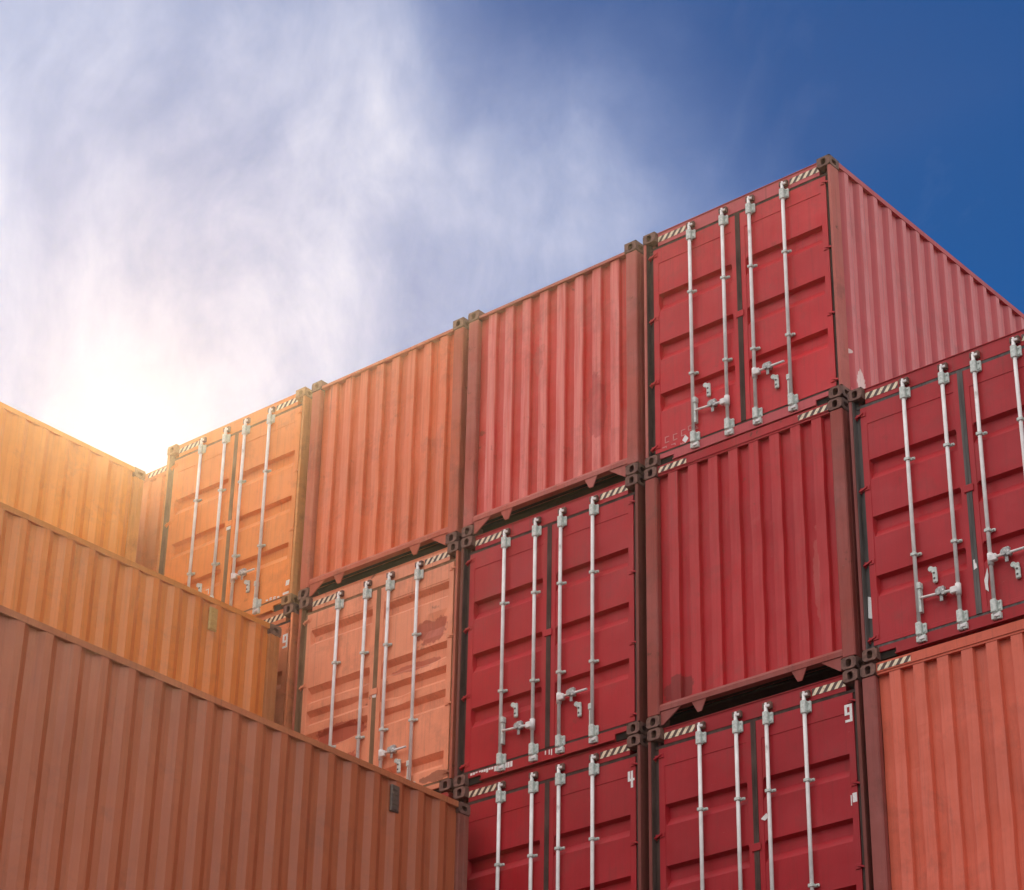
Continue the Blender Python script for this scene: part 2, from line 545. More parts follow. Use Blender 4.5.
def post_panel(bm, sx, L, front=True):
    def bb(x0, x1, y0, y1, z0, z1, c):
        if not front:
            y0, y1 = L - y1, L - y0
        x0, x1 = sorted((sx * x0, sx * x1))
        bbox(bm, x0, x1, y0, y1, z0, z1, c)
    bb(HW - 0.150, HW - 0.004, 0.006, 0.085, 0.1185, HT - 0.1185, 0.012)
    bb(HW - 0.075, HW - 0.0045, 0.0852, 0.164, 0.1185, HT - 0.1185, 0.008)

def build_header_panel(bm):
    box(bm, -HW + 0.161, HW - 0.161, 0.022, 0.12, 2.800, HT - 0.004)
    box(bm, -HW + 0.161, HW - 0.161, 0.030, 0.12, 2.776, 2.7998)

def build_header_low(bm):
    box(bm, -HW + 0.161, HW - 0.161, 0.012, 0.12, 2.776, 2.812)

def build_sill_panel(bm):
    # sloping ledge over the gooseneck tunnel
    x0, x1 = -HW + 0.1505, HW - 0.1505
    pts = [(0.018, 0.155), (0.018, 0.205), (0.034, 0.235), (0.095, 0.235), (0.095, 0.155)]
    a = [bm.verts.new((x0, y, z)) for y, z in pts]
    b = [bm.verts.new((x1, y, z)) for y, z in pts]
    bm.faces.new(a); bm.faces.new(b[::-1])
    for i in range(5):
        j = (i + 1) % 5
        bm.faces.new((a[i], b[i], b[j], a[j]))

def build_gusset(bm, s):
    xs = [s * (HW - 0.1605), s * (HW - 0.40), s * (HW - 0.375), s * (HW - 0.1605)]
    prism(bm, [(xs[0], 0.012), (xs[0] - s * 0.03, 0.012), (xs[1], 0.152), (xs[0], 0.152)], 0.026, 0.040)

def build_tab(bm, x):
    prism(bm, [(x - 0.095, 0.1545), (x + 0.075, 0.1545), (x + 0.018, 0.035), (x - 0.030, 0.035)], 0.024, 0.036)

def build_roof(bm, L):
    # roof sheet with shallow transverse swages
    rows, y, k = [], 0.165, 0
    pts = []
    while y < L - 0.17:
        pts += [(y, 0.0), (y + 0.07, 0.0), (y + 0.09, -0.018), (y + 0.19, -0.018)]
        y += 0.21
    for y, d in pts:
        if y < L - 0.165:
            rows.append([(-HW + 0.06, y, HT - 0.012 + d), (HW - 0.06, y, HT - 0.012 + d)])
    grid(bm, rows, (0, 0, -0.002))
    for ya, yb in ((0.1205, 0.1645), (L - 0.1645, L - 0.1205)):
        box(bm, -HW + 0.0605, HW - 0.0605, ya, yb, HT - 0.016, HT - 0.012)

def build_top_rail(bm, sx, L):
    x0, x1 = sorted((sx * HW - sx * 0.004, sx * (HW - 0.060)))
    box(bm, x0, x1, 0.1765, L - 0.1765, HT - 0.068, HT - 0.006)

def build_bottom_rail(bm, sx, L):
    x0, x1 = sorted((sx * HW - sx * 0.005, sx * (HW - 0.050)))
    box(bm, x0, x1, 0.1765, L - 0.1765, 0.018, 0.165)

def build_floor(bm, L):
    box(bm, -HW + 0.052, HW - 0.052, 0.17, L - 0.17, 0.135, 0.165)
    y = 0.9
    while y < L - 0.4:
        box(bm, -HW + 0.052, HW - 0.052, y, y + 0.045, 0.022, 0.1348)
        y += 0.6

def text_part(name, body, size, loc, rotz, m, parent, rot_x=math.pi / 2, bold=0.004, sx=1.0):
    cu = bpy.data.curves.new(name, 'FONT')
    cu.body = body
    cu.size = size
    cu.extrude = 0.0012
    cu.offset = bold
    cu.align_x = 'CENTER'
    cu.align_y = 'CENTER'
    tmp = bpy.data.objects.new('tmp', cu)
    C.objects.link(tmp)
    dg = bpy.context.evaluated_depsgraph_get()
    me = bpy.data.meshes.new_from_object(tmp.evaluated_get(dg))
    bpy.data.objects.remove(tmp)
    M = Matrix.Translation(Vector(loc)) @ Matrix.Rotation(rotz, 4, 'Z') @ Matrix.Rotation(rot_x, 4, 'X') @ Matrix.Diagonal((sx, 1, 1, 1))
    me.transform(M)
    me.materials.clear()
    me.materials.append(m)
    o = bpy.data.objects.new(name, me)
    C.objects.link(o)
    o.parent = parent
    return o

def marks(name, shapes, y, m, parent):
    bm = bmesh.new()
    for pts in shapes:
        prism(bm, pts, y - 0.0015, y)
    return link(name, bm, m, parent)

REC3 = [(2.105, 1.885, 0.026, 0.100), (1.485, 1.265, 0.026, 0.100), (0.860, 0.640, 0.026, 0.100)]
REC5 = [(2.480, 2.290, 0.075, 0.060), (1.765, 1.560, 0.075, 0.060), (1.475, 1.290, 0.070, 0.060), (1.195, 0.990, 0.070, 0.060), (0.490, 0.310, 0.070, 0.060)]

def container(name, loc, rotz, end, mats, label, group, L=6.058, rec=REC3, jit=0.004, dents=((), ()), gask=None, vents=(), handles=True, hz=None, pitch=0.278, low=False):
    """mats: dict(door/panel, side, post, rail)"""
    t = bpy.data.objects.new('shipping_container', None)
    C.objects.link(t)
    t.location = loc
    t.rotation_euler = (0, 0, rotz)
    t.empty_display_size = 0.5
    t['label'] = label
    t['category'] = 'container'
    t['group'] = group
    seed = random.uniform(0, 100)
    P, S, PO, RA = mats['front'], mats['side'], mats['post'], mats['rail']
    CA = mats.get('cast', RUSTY)
    gask = gask or GASK
    hz = hz or HAZ
    info = {'root': t, 'doors': []}
    for s in (-1, 1):
        for fr in (True, False):
            for tp in (True, False):
                part('corner_casting', ('cast', s, fr, tp, L), lambda bm: casting(bm, s, fr, tp, L), CA, t)
        part('corner_post', ('postb', s, L), lambda bm: post_panel(bm, s, L, False), PO, t)
        part('side_panel', None, lambda bm: side_sheet(bm, s, L, 0.1645, L - 0.1645, 0.1655, HT - 0.0685, seed + s, 14, jit, pitch), S, t)
        part('top_rail', ('trail', s, L), lambda bm: build_top_rail(bm, s, L), RA, t)
        part('bottom_rail', ('brail', s, L), lambda bm: build_bottom_rail(bm, s, L), RA, t)
    part('roof_panel', ('roof', L), lambda bm: build_roof(bm, L), RA, t)
    part('floor', ('floor', L), lambda bm: build_floor(bm, L), UNDER, t)
    # rear end, plain corrugated
    def rear(bm):
        tmp = bmesh.new()
        end_sheet(tmp, 0.035, 0.072, -HW + 0.1505, HW - 0.1505, 0.2355, 2.7755, seed + 5, 4, 0.0)
        build_sill_panel(tmp)
        build_header_panel(tmp)
        merge(bm, tmp, Matrix.Translation((0, L, 0)) @ Matrix.Rotation(math.pi, 4, 'Z'))
    part('rear_panel', None, rear, S, t)
    if end == 'panel':
        for s in (-1, 1):
            part('corner_post', ('postf', s, L), lambda bm: post_panel(bm, s, L, True), PO, t)
            part('gusset', ('guss', s), lambda bm: build_gusset(bm, s), PO, t)
            part('tunnel_tab', ('tab', s), lambda bm: build_tab(bm, s * 0.585), PO, t)
            x0, x1 = sorted((s * 0.69, s * 1.045))
            if not low:
                part('hazard_stripe', ('hzp', s), lambda bm: box(bm, x0, x1, 0.0195, 0.0217, 2.812, 2.872), hz, t)
        part('end_panel', None, lambda bm: end_sheet(bm, 0.035, 0.077, -HW + 0.1505, HW - 0.1505, 0.2352, 2.7755, seed, 34, jit * 1.6), P, t)
        if low:
            part('header', ('hdl2',), build_header_low, PO, t)
        else:
            part('header', ('hdp',), build_header_panel, RA, t)
        part('sill', ('slp',), build_sill_panel, PO, t)
        part('tunnel', ('tun',), lambda bm: box(bm, -HW + 0.06, HW - 0.06, 0.1205, 0.165, 0.166, 0.230), UNDER, t)
    else:
        part('header', ('hdd',), build_header_door, RA, t)
        part('sill', ('sld',), build_sill_door, RA, t)
        for s in (-1, 1):
            x0, x1 = sorted((s * (HW - 0.163), s * (HW - 0.3390)))
            part('notch_shade', ('fpk', s), lambda bm: box(bm, x0, x1, 0.062, 0.158, 0.004, 0.0735), UNDER, t)  # near-black box stands in for the shade inside the sill notch
        for s in (-1, 1):
            part('corner_post', ('postd', s), lambda bm: post_door(bm, s), PO, t)
            x0, x1 = sorted((s * 0.68, s * 1.050))
            part('hazard_stripe', ('hzd', s), lambda bm: box(bm, x0, x1, BOX_Y - 0.0025, BOX_Y - 0.0003, 2.772, 2.842), hz, t)
        for s in (-1, 1):
            d = part('door', None, lambda bm: door_leaf(bm, s, rec, seed + s * 3, jit, dents[0 if s < 0 else 1]), P, t)
            info['doors'].append(d)
            def gk(bm):
                def bx(x0, x1, *r):
                    x0, x1 = sorted((s * x0, s * x1))
                    box(bm, x0, x1, *r)
                bx(0.001, 1.155, 0.060, 0.112, 2.6905, 2.7245)
                bx(0.001, 1.155, 0.060, 0.112, 0.1265, 0.1595)
                bx(1.1205, 1.150, 0.068, 0.110, 0.1600, 2.6900)
                bx(0.001, 0.0295, 0.050, 0.110, 0.1600, 2.6900)
                bx(1.1505, 1.182, 0.074, 0.087, 0.1200, 2.7770)
                bx(1.1735, 1.182, 0.016, 0.0735, 0.1200, 2.7770)
            part('gasket', ('gask', s), gk, gask, d)
            for r in RODS:
                x = s * r
                part('locking_rod', ('rod', x), lambda bm: rod_mesh(bm, x), GALV, d)
                part('rod_bracket', ('brt', x), lambda bm: bracket_end(bm, x, 2.60, 2.735), BRKT, d)
                part('rod_bracket', ('brb', x), lambda bm: bracket_end(bm, x, 0.105, 0.235), BRKT, d)
                for z in (1.940, 0.930):
                    part('rod_guide', ('gd', x, z), lambda bm: guide(bm, x, z), BRKT, d)
                part('cam_keeper', ('kpt', x), lambda bm: keeper(bm, x, 2.795), mats.get('keeper', RUSTY), d)
                part('cam_keeper', ('kpb', x), lambda bm: keeper(bm, x, 0.070), BRKT, d)
            for z in (2.620, 1.810, 1.020, 0.240):
                part('hinge', ('hg', s, z), lambda bm: hinge(bm, s, z), P, d)
            if s < 0:
                zl, sp = (0.450, -0.16)
                xp, xe = -RODS[0], -RODS[1] + 0.04
                xm = xp + (xe - xp) * 0.45
                part('door_handle', ('hdl', s), lambda bm: handle(bm, xp, xe, 0.445, 0.470), GALV, d)
                part('lock_plate', ('lkp', s), lambda bm: lock_plate(bm, xm, 0.455), LOCK, d)
                c = part('handle_catch', ('hct', s), lambda bm: catch_plate(bm, -0.420, 0.665), BRKT, d)
                part('cradle', ('crd', s), lambda bm: cradle(bm, -RODS[1], 0.33, 0.62, 1), BRKT, d)
                for dz in (0.02, -0.035):
                    part('catch_hole', ('hch', s, dz), lambda bm: catch_hole(bm, -0.420, 0.665 + dz), DARKMK, d)
            else:
                xp, xe = RODS[0], RODS[1] - 0.06
                xm = xp + (xe - xp) * 0.45
                part('door_handle', ('hdl', s), lambda bm: handle(bm, xp, xe, 0.640, 0.640), GALV, d)
                part('lock_plate', ('lkp', s), lambda bm: lock_plate(bm, xm, 0.640), LOCK, d)
                part('handle_catch', ('hct', s), lambda bm: catch_plate(bm, 0.425, 0.450), BRKT, d)
                part('cradle', ('crd', s), lambda bm: cradle(bm, RODS[1], 0.19, 0.46, -1), BRKT, d)
                for dz in (0.02, -0.035):
                    part('catch_hole', ('hch', s, dz), lambda bm: catch_hole(bm, 0.425, 0.450 + dz), DARKMK, d)
        part('keeper_plate', ('kp',), lambda bm: bbox(bm, -0.052, 0.050, 0.040, 0.0545, 1.40, 1.475, 0.004), P, t)
    for (sx, yv) in vents:
        def vb(bm):
            x0, x1 = sorted((sx * (HW - 0.0305), sx * (HW + 0.002)))
            bbox(bm, x0, x1, yv - 0.058, yv + 0.058, HT - 0.40, HT - 0.12, 0.008)
            for k in range(5):
                z = HT - 0.375 + k * 0.05
                xa, xb = sorted((sx * (HW + 0.0022), sx * (HW + 0.010)))
                box(bm, xa, xb, yv - 0.042, yv + 0.042, z, z + 0.022)
        part('vent', None, vb, mats.get('vent', VENTM), t)
    return info

# ------------------------------------------------------------------ paints
def scheme(n, rgb, side=None, k=1.0, out=0.0, fade=0.25, rust=0.25, post=None, pale=None, rough=0.45, rail=None, chalk_lit_side=None, side_out=0.25, lit_flats=0.0, patches=(), side_patches=(), **kw):
    if rgb[1] < 80:
        rgb = (rgb[0], rgb[1] * 0.86, rgb[2] * 0.86)
    base = col(*rgb, k)
    pb = col(*(post or rgb), k)
    ch = col(*pale) if pale else None
    OUT_AMT[0] = out
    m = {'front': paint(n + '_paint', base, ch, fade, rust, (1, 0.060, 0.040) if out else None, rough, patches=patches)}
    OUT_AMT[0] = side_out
    sb = col(*(side or rgb), k)
    m['side'] = paint(n + '_side_paint', sb, chalk_lit_side or ch, fade, rust * 0.8, (0, HW - 0.034, HW - 0.014), rough - 0.08, spec=0.5, lit_flats=lit_flats, patches=side_patches)
    m['post'] = paint(n + '_post_paint', pb, None, fade * 1.6, min(1, rust * 1.8), None, 0.6, 0.3, 0.2, 0.55)
    m['rail'] = paint(n + '_rail_paint', col(*(rail or rgb), k * 0.9), ch, fade, rust * 1.4, None, 0.5, 0.2, 0.15, 0.4)
    m.update(kw)
    return m

H = 2.9098
ZT = 6 * H                       # top of the upper row
def rowz(r):
    return ZT - H * r

CX = {'Z': -11.43, 'A': -8.88, 'B': -6.300, 'C': -3.775, 'D': -1.247, 'E': 1.232}
G1 = 'containers of the top row, ends to the camera'
G2 = 'containers of the second row, ends to the camera'
G3 = 'containers of the third row, ends to the camera'
GL = 'containers of the stepped side stacks on the left'

c = {}
# top row
c['Z1'] = container('Z1', (CX['Z'], 0.28, rowz(1)), 0, 'panel', scheme('amber', (222, 132, 66), rust=0.1),
    'amber container mostly hidden behind the golden orange one, only a corner post strip showing', G1)
c['A1'] = container('A1', (CX['A'] + 0.045, 0.0, rowz(1)), 0, 'door', scheme('glow_orange', (234, 138, 66), post=(222, 148, 84), rust=0.12, fade=0.3, pale=(240, 170, 120), cast=CASTO),  # orange of the sun glow is put into this paint
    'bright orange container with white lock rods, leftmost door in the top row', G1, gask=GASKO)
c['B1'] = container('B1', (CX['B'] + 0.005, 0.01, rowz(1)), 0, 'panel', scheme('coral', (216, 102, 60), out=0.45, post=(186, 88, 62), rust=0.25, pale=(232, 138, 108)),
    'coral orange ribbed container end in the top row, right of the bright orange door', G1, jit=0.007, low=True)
c['C1'] = container('C1', (CX['C'], 0.0, rowz(1)), 0, 'panel', scheme('faded_red', (204, 68, 56), out=0.66, fade=0.42, patches=((0, 0.62, 1.0, 0.14, 0.45, col(176, 62, 58), 0.55), (0, -0.2, 1.9, 0.1, 0.2, col(190, 90, 80), 0.5)), post=(172, 82, 70), rust=0.28, pale=(232, 146, 136)),
    'faded pinkish red ribbed container end in the top row, left of the topmost red door', G1, jit=0.006, low=True)
c['D1'] = container('D1', (CX['D'] + 0.006, 0.0, rowz(1)), 0, 'door', scheme('bright_red', (192, 40, 48), side=(176, 42, 48), rail=(196, 84, 88), lit_flats=0.62, side_patches=((1, 0.40, 0.30, 0.10, 0.22, col(235, 215, 205), 0.85), (1, 0.22, 0.62, 0.05, 0.03, col(235, 215, 205), 0.8)), chalk_lit_side=col(222, 116, 112), fade=0.28, rust=0.22, post=(182, 92, 80), pale=(206, 96, 92), side_out=0.35),
    'highest red container at the right end of the top row, its weathered side showing, flat faces painted pink as if lit', G1, L=12.192)
# second row
c['A2'] = container('A2', (CX['A'] + 0.09, 0.0, rowz(2)), 0, 'door', scheme('rose_orange', (222, 128, 84), rust=0.3),
    'rose orange door edge with white 9, left of the salmon container', G2)
B2D = ([(0.55, 1.05, 0.35, 0.30, 0.035), (0.75, 0.72, 0.28, 0.18, 0.03), (0.25, 1.5, 0.22, 0.15, 0.03)],
       [(0.75, 1.62, 0.30, 0.16, 0.035), (0.35, 1.30, 0.25, 0.2, 0.03), (0.85, 2.0, 0.25, 0.15, 0.03)])
c['B2'] = container('B2', (CX['B'] + 0.045, 0.0, rowz(2)), 0, 'door', scheme('salmon', (232, 146, 110), fade=0.35, rust=0.3, post=(176, 90, 66), pale=(240, 172, 142), patches=((0, 0.80, 1.95, 0.26, 0.16, col(160, 62, 46), 0.75), (0, -0.55, 1.10, 0.42, 0.12, col(168, 58, 44), 0.7), (0, -0.45, 0.62, 0.30, 0.22, col(176, 60, 44), 0.7), (0, 0.55, 1.60, 0.40, 0.06, col(170, 70, 52), 0.6), (0, 0.95, 0.22, 0.25, 0.06, col(90, 48, 36), 0.6))),
    'salmon orange container with dented and scraped doors in the second row', G2, rec=REC5, jit=0.010, dents=B2D, gask=GASKO)
c['C2'] = container('C2', (CX['C'] - 0.005, 0.0, rowz(2)), 0, 'door', scheme('crimson', (174, 36, 44), fade=0.18, rust=0.2, post=(120, 58, 48), pale=(190, 84, 82)),
    'crimson container door with a white salt streak on its sill, right of the salmon door', G2)
c['D2'] = container('D2', (CX['D'] - 0.01, 0.0, rowz(2)), 0, 'panel', scheme('deep_red', (176, 34, 41), out=0.30, post=(150, 66, 56), rust=0.35, patches=((0, -0.85, 0.36, 0.2, 0.14, col(96, 40, 32), 0.6), (0, 0.80, 1.1, 0.05, 0.5, col(196, 110, 100), 0.35)), pale=(196, 84, 80)),
    'deep red ribbed container end in the second row, directly below the highest red container', G2, jit=0.008)
c['E2'] = container('E2', (CX['E'] + 0.028, -0.01, rowz(2) + 0.012), 0, 'door', scheme('signal_red', (172, 38, 46), fade=0.2, rust=0.2, post=(130, 62, 56), pale=(190, 84, 82)),
    'red container door at the right edge of the photo with white scrapes beside its seal', G2, gask=GASKG)
# third row
c['C3'] = container('C3', (CX['C'], 0.0, rowz(3)), 0, 'door', scheme('dark_crimson', (166, 30, 40), fade=0.12, rust=0.2, post=(120, 58, 48)),
    'dark crimson container door marked with a white 4, lowest behind the near side stack', G3)
c['D3'] = container('D3', (CX['D'], 0.0, rowz(3)), 0, 'door', scheme('wine_red', (162, 26, 38), fade=0.12, rust=0.15, post=(120, 58, 50)),
    'wine red container door marked with a white 9 near its upper right corner', G3)
c['E3'] = container('E3', (CX['E'] - 0.008, 0.0, rowz(3)), 0, 'panel', scheme('coral_pink', (212, 98, 72), out=0.3, fade=0.2, rust=0.12, post=(146, 72, 64), pale=(222, 122, 106)),
    'coral pink ribbed container end at the lower right corner of the photo', G3, jit=0.010)

# numbers, plates and scuffs
def door(k, s):
    return c[k]['doors'][0 if s < 0 else 1]
def rect(x0, x1, z0, z1, sk=0.0):
    return [(x0, z0), (x1, z0), (x1 + sk, z1), (x0 + sk, z1)]
def digit(n, x, z, w=0.082, h=0.175, t=0.027):
    m0, m1 = z + h * 0.40, z + h * 0.40 + t * 0.9
    full = [rect(x + w - t, x + w, z, z + h)]
    if n == 9:
        return full + [rect(x, x + w - t, z + h - t, z + h), rect(x, x + t, m1, z + h - t), rect(x, x + w - t, m0, m1), rect(x + 0.004, x + w - t, z, z + t * 0.9)]
    return [rect(x + w - t * 1.7, x + w - t * 0.7, z, z + h), rect(x, x + t, m1, z + h), rect(x, x + w - t * 1.7, m0, m1), rect(x + w - t * 0.7, x + w, m0, m1)]
marks('number_marking', digit(9, 1.026, 2.41), LEAF_Y - 0.0005, WHITE, door('D3', 1))
marks('number_marking', digit(4, 1.026, 2.375), LEAF_Y - 0.0005, WHITE, door('C3', 1))
marks('number_marking', digit(9, 1.026, 2.38), LEAF_Y - 0.0005, WHITE, door('A2', 1))
marks('white_plate', [rect(1.065, 1.112, 1.625, 1.715), rect(1.045, 1.055, 1.60, 1.70)], LEAF_Y - 0.0005, WHITE, door('D3', 1))
marks('paint_scuff', [[(0.055, 1.70), (0.10, 1.675), (0.145, 1.705), (0.12, 1.745), (0.08, 1.72)]], LEAF_Y - 0.0005, WHITE, door('D3', 1))
marks('white_diamond', [[(-0.775, 0.205), (-0.735, 0.16), (-0.695, 0.205), (-0.735, 0.255)]], LEAF_Y + 0.0005, WHITE, door('D1', -1))
random.seed(5)
def scribble(x0, z0, n, w, h, gap):
    out = []
    for i in range(n):
        x = x0 + i * (w + gap)
        zz = z0 + random.uniform(-0.01, 0.01)
        k = random.choice((0, 1, 2))
        t = 0.012
        if k in (0, 2):
            out.append(rect(x, x + w, zz + h - t, zz + h))
        if k in (1, 2):
            out.append(rect(x, x + w, zz, zz + t))
        out.append(rect(x + (0 if k else w - t), x + t + (0 if k else w - t), zz + t + 0.001, zz + h - t - 0.001))
        if k == 1:
            out.append(rect(x + w * 0.5, x + w * 0.5 + t, zz + t + 0.001, zz + h * 0.6))
    return out
marks('faded_lettering', scribble(-1.00, 0.245, 3, 0.055, 0.075, 0.05) + scribble(-0.70, 0.285, 2, 0.05, 0.06, 0.03), LEAF_Y + 0.0032, FAINT, door('D1', -1))
marks('faded_lettering', scribble(-1.03, 0.165, 3, 0.055, 0.038, 0.06), LEAF_Y - 0.0002, FAINT, door('D1', -1))
marks('white_square', [rect(1.055, 1.112, 0.28, 0.345, 0.006)], LEAF_Y - 0.0005, WHITE, door('A1', 1))
marks('worn_lettering', [rect(1.02, 1.118, 0.168, 0.198, 0.0)] + scribble(0.74, 0.164, 4, 0.038, 0.034, 0.025), LEAF_Y - 0.0005, WHITE, door('A1', 1))
marks('worn_lettering', scribble(-0.42, 0.57, 2, 0.055, 0.085, 0.035) + scribble(-0.36, 0.46, 2, 0.055, 0.085, 0.03), LEAF_Y + 0.004, WHITE, door('A1', -1))
marks('white_scrape', [[(0.085, 0.375), (0.115, 0.345), (0.112, 0.425), (0.125, 0.51), (0.118, 0.585), (0.100, 0.53), (0.078, 0.47)]], LEAF_Y - 0.001, WHITE, door('E2', 1))
marks('white_scrape', [[(-0.016, 0.60), (0.020, 0.615), (0.012, 0.665), (0.004, 0.66), (0.0, 0.705), (-0.016, 0.70)]], 0.0495, WHITE, door('E2', -1))
marks('tape_patch', [[(-1.168, 0.46), (-1.118, 0.44), (-1.118, 0.66), (-1.160, 0.68)]], 0.066, WHITE, door('E2', -1))
marks('white_sticker', [rect(-0.045, 0.03, 1.355, 1.40)], 0.0495, WHITE, door('A1', -1))
marks('white_sticker', [[(-0.02, 1.37), (0.03, 1.36), (0.035, 1.41), (0.0, 1.43), (-0.03, 1.40)]], 0.0485, WHITE, door('B2', -1))
# pale run of salt along the crimson sill
random.seed(8)
run = []
for i in range(16):
    x = -1.02 + i * 0.036 + random.uniform(-0.006, 0.006)
    run.append(rect(x, x + 0.028, 0.118 - random.uniform(0.012, 0.06) * (0.4 + i / 16), 0.121))
marks('salt_streak', run, BOX_Y - 0.0125, WHITE, c['C2']['root'])
for x in (-0.02, 0.03, 0.06):
    marks('salt_streak', [rect(x, x + 0.014, 0.05 + random.uniform(0, 0.03), 0.121)], BOX_Y - 0.0125, WHITE, c['C2']['root'])

# stepped side stacks: each container lies along the yard with its long side to the camera
SIDE = {
    'L1': ((-10.251, -0.15, ZT - 0.364), 1.23, scheme('glow_gold', (240, 150, 42), rust=0.08, fade=0.25, lit_flats=0.3, pale=(240, 162, 72), rail=(236, 156, 64), post=(222, 150, 76), side_out=0.1, cast=CASTO),  # base paint carries the golden glow around the sun
           'golden orange container lying lengthwise, highest of the three stepped side stacks', (), 0.330),
    'L2': ((-7.576, -0.15, ZT - 3.305), 1.57, scheme('glow_tan', (212, 118, 40), lit_flats=0.35, rust=0.15, fade=0.25, pale=(218, 138, 70), rail=(206, 128, 58), post=(176, 108, 58), side_out=0.15, vent=VENTY),  # sun glow painted in as an orange base colour
           'tan orange container lying lengthwise, middle step of the side stacks, small yellow vent', ((1, 1.02),), 0.303),
    'L3': ((-4.617, -0.15, ZT - 6.152), 0.63, scheme('brown_red', (174, 88, 48), lit_flats=0.40, rust=0.15, fade=0.25, pale=(190, 112, 80), rail=(192, 114, 76), post=(142, 76, 62), side_out=0.15),
           'brown red container lying lengthwise nearest the camera, lowest of the stepped side stacks', ((1, 1.10),), 0.318),
}
LL = 12.192
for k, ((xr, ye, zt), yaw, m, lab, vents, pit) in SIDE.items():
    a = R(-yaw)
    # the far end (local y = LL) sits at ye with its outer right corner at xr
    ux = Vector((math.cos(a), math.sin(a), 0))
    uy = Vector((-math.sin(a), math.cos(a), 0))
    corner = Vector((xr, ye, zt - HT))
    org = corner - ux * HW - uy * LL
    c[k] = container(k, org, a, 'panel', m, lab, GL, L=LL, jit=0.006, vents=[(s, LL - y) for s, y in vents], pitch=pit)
    c[k]['pos'] = (org, a)

# ------------------------------------------------------------------ the rest of the stacks down to the yard (below the picture)
def plain_container(L):
    bm = bmesh.new()
    for s in (-1, 1):
        side_sheet(bm, s, L, 0.1645, L - 0.1645, 0.1655, HT - 0.0685, 3.0, 1, 0.0)
        build_top_rail(bm, s, L)
        build_bottom_rail(bm, s, L)
        post_panel(bm, s, L, True)
        post_panel(bm, s, L, False)
        for fr in (True, False):
            for tp in (True, False):
                casting(bm, s, fr, tp, L)
    end_sheet(bm, 0.035, 0.066, -HW + 0.1505, HW - 0.1505, 0.2355, 2.7755, 1.0, 1, 0.0)
    build_header_panel(bm)
    build_sill_panel(bm)
    build_floor(bm, L)
    build_roof(bm, L)
    return bm

BASEM = paint('base_red_paint', col(165, 52, 48), None, 0.25, 0.25)
GB = 'containers at the foot of the stacks'
LB = 'dull red ribbed container low in the stacks, below the rows in view'
lo = {}
for L in (6.058, LL):
    o = link('shipping_container', plain_container(L), BASEM)
    lo[L] = [o, False]
def place_base(L, loc, rz, sz=1.0):
    o, used = lo[L]
    if used:
        o = o.copy()
        C.objects.link(o)
    lo[L][1] = True
    o.location = loc
    o.rotation_euler = (0, 0, rz)
    o.scale = (1, 1, sz)
    o['label'] = LB
    o['category'] = 'container'
    o['group'] = GB
for q in ('Z', 'A', 'B', 'C', 'D', 'E'):
    rows = {'Z': (2, 3, 4, 5, 6), 'A': (3, 4, 5, 6), 'B': (3, 4, 5, 6)}.get(q, (4, 5, 6))
    for r in rows:
        place_base(6.058, (CX[q], 0.28 if q == 'Z' else 0.02, rowz(r) + (0.0138 if r == 6 else 0)), 0)
for k, n in (('L1', 5), ('L2', 4), ('L3', 3)):
    org, a = c[k]['pos']
    free = org.z - 0.0138
    step = free / n
    for i in range(n):
        place_base(LL, (org.x, org.y, i * step + 0.0138 * (1 if i == 0 else 0)), a, (step - 0.016) / HT)

# yard
bm = bmesh.new()
bmesh.ops.create_grid(bm, x_segments=8, y_segments=8, size=400)
g = link('ground', bm, CONC)
g['kind'] = 'structure'

# ------------------------------------------------------------------ sky and sun
SUN = Vector((-0.6766, 0.5524, 0.4869)).normalized()
w = bpy.data.worlds.new('World')
scn.world = w
w.use_nodes = True
nt = w.node_tree
nt.nodes.clear()
def N(t):
    return nt.nodes.new(t)
out = N('ShaderNodeOutputWorld')
bg = N('ShaderNodeBackground')
bg.inputs[1].default_value = 0.1
nt.links.new(bg.outputs[0], out.inputs[0])
sky = N('ShaderNodeTexSky')
sky.sky_type = 'NISHITA'
sky.sun_disc = False
sky.sun_elevation = math.asin(SUN.z)
sky.sun_rotation = math.atan2(SUN.x, SUN.y)
sky.air_density = 1.0
sky.dust_density = 0.0
sky.ozone_density = 2.5
tc = N('ShaderNodeTexCoord')
D = tc.outputs['Generated']
def vm(op, a, b=None):
    n = N('ShaderNodeVectorMath')
    n.operation = op
    nt.links.new(a, n.inputs[0])
    if b is not None:
        if isinstance(b, tuple):
            n.inputs[1].default_value = b
        else:
            nt.links.new(b, n.inputs[1])
    return n
def mm(op, a, b=None, clamp=False):
    n = N('ShaderNodeMath')
    n.operation = op
    n.use_clamp = clamp
    for i, q in enumerate((a, b)):
        if q is None:
            continue
        if isinstance(q, (int, float)):
            n.inputs[i].default_value = q
        else:
            nt.links.new(q, n.inputs[i])
    return n.outputs[0]
def rng(f, a, b, va=0, vb=1, smooth=True):
    n = N('ShaderNodeMapRange')
    n.clamp = True
    if smooth:
        n.interpolation_type = 'SMOOTHSTEP'
    for i, q in enumerate((a, b, va, vb)):
        n.inputs[1 + i].default_value = q
    nt.links.new(f, n.inputs[0])
    return n.outputs[0]
def noi(vec, scale, detail=7, rough=0.55, dist=0.0):
    n = N('ShaderNodeTexNoise')
    n.inputs['Scale'].default_value = scale
    n.inputs['Detail'].default_value = detail
    n.inputs['Roughness'].default_value = rough
    n.inputs['Distortion'].default_value = dist
    nt.links.new(vec, n.inputs['Vector'])
    return n
def mixc(f, a, b):
    n = N('ShaderNodeMix')
    n.data_type = 'RGBA'
    for i, q in ((0, f), (6, a), (7, b)):
        if isinstance(q, (int, float, tuple)):
            n.inputs[i].default_value = q
        else:
            nt.links.new(q, n.inputs[i])
    return n.outputs[2]
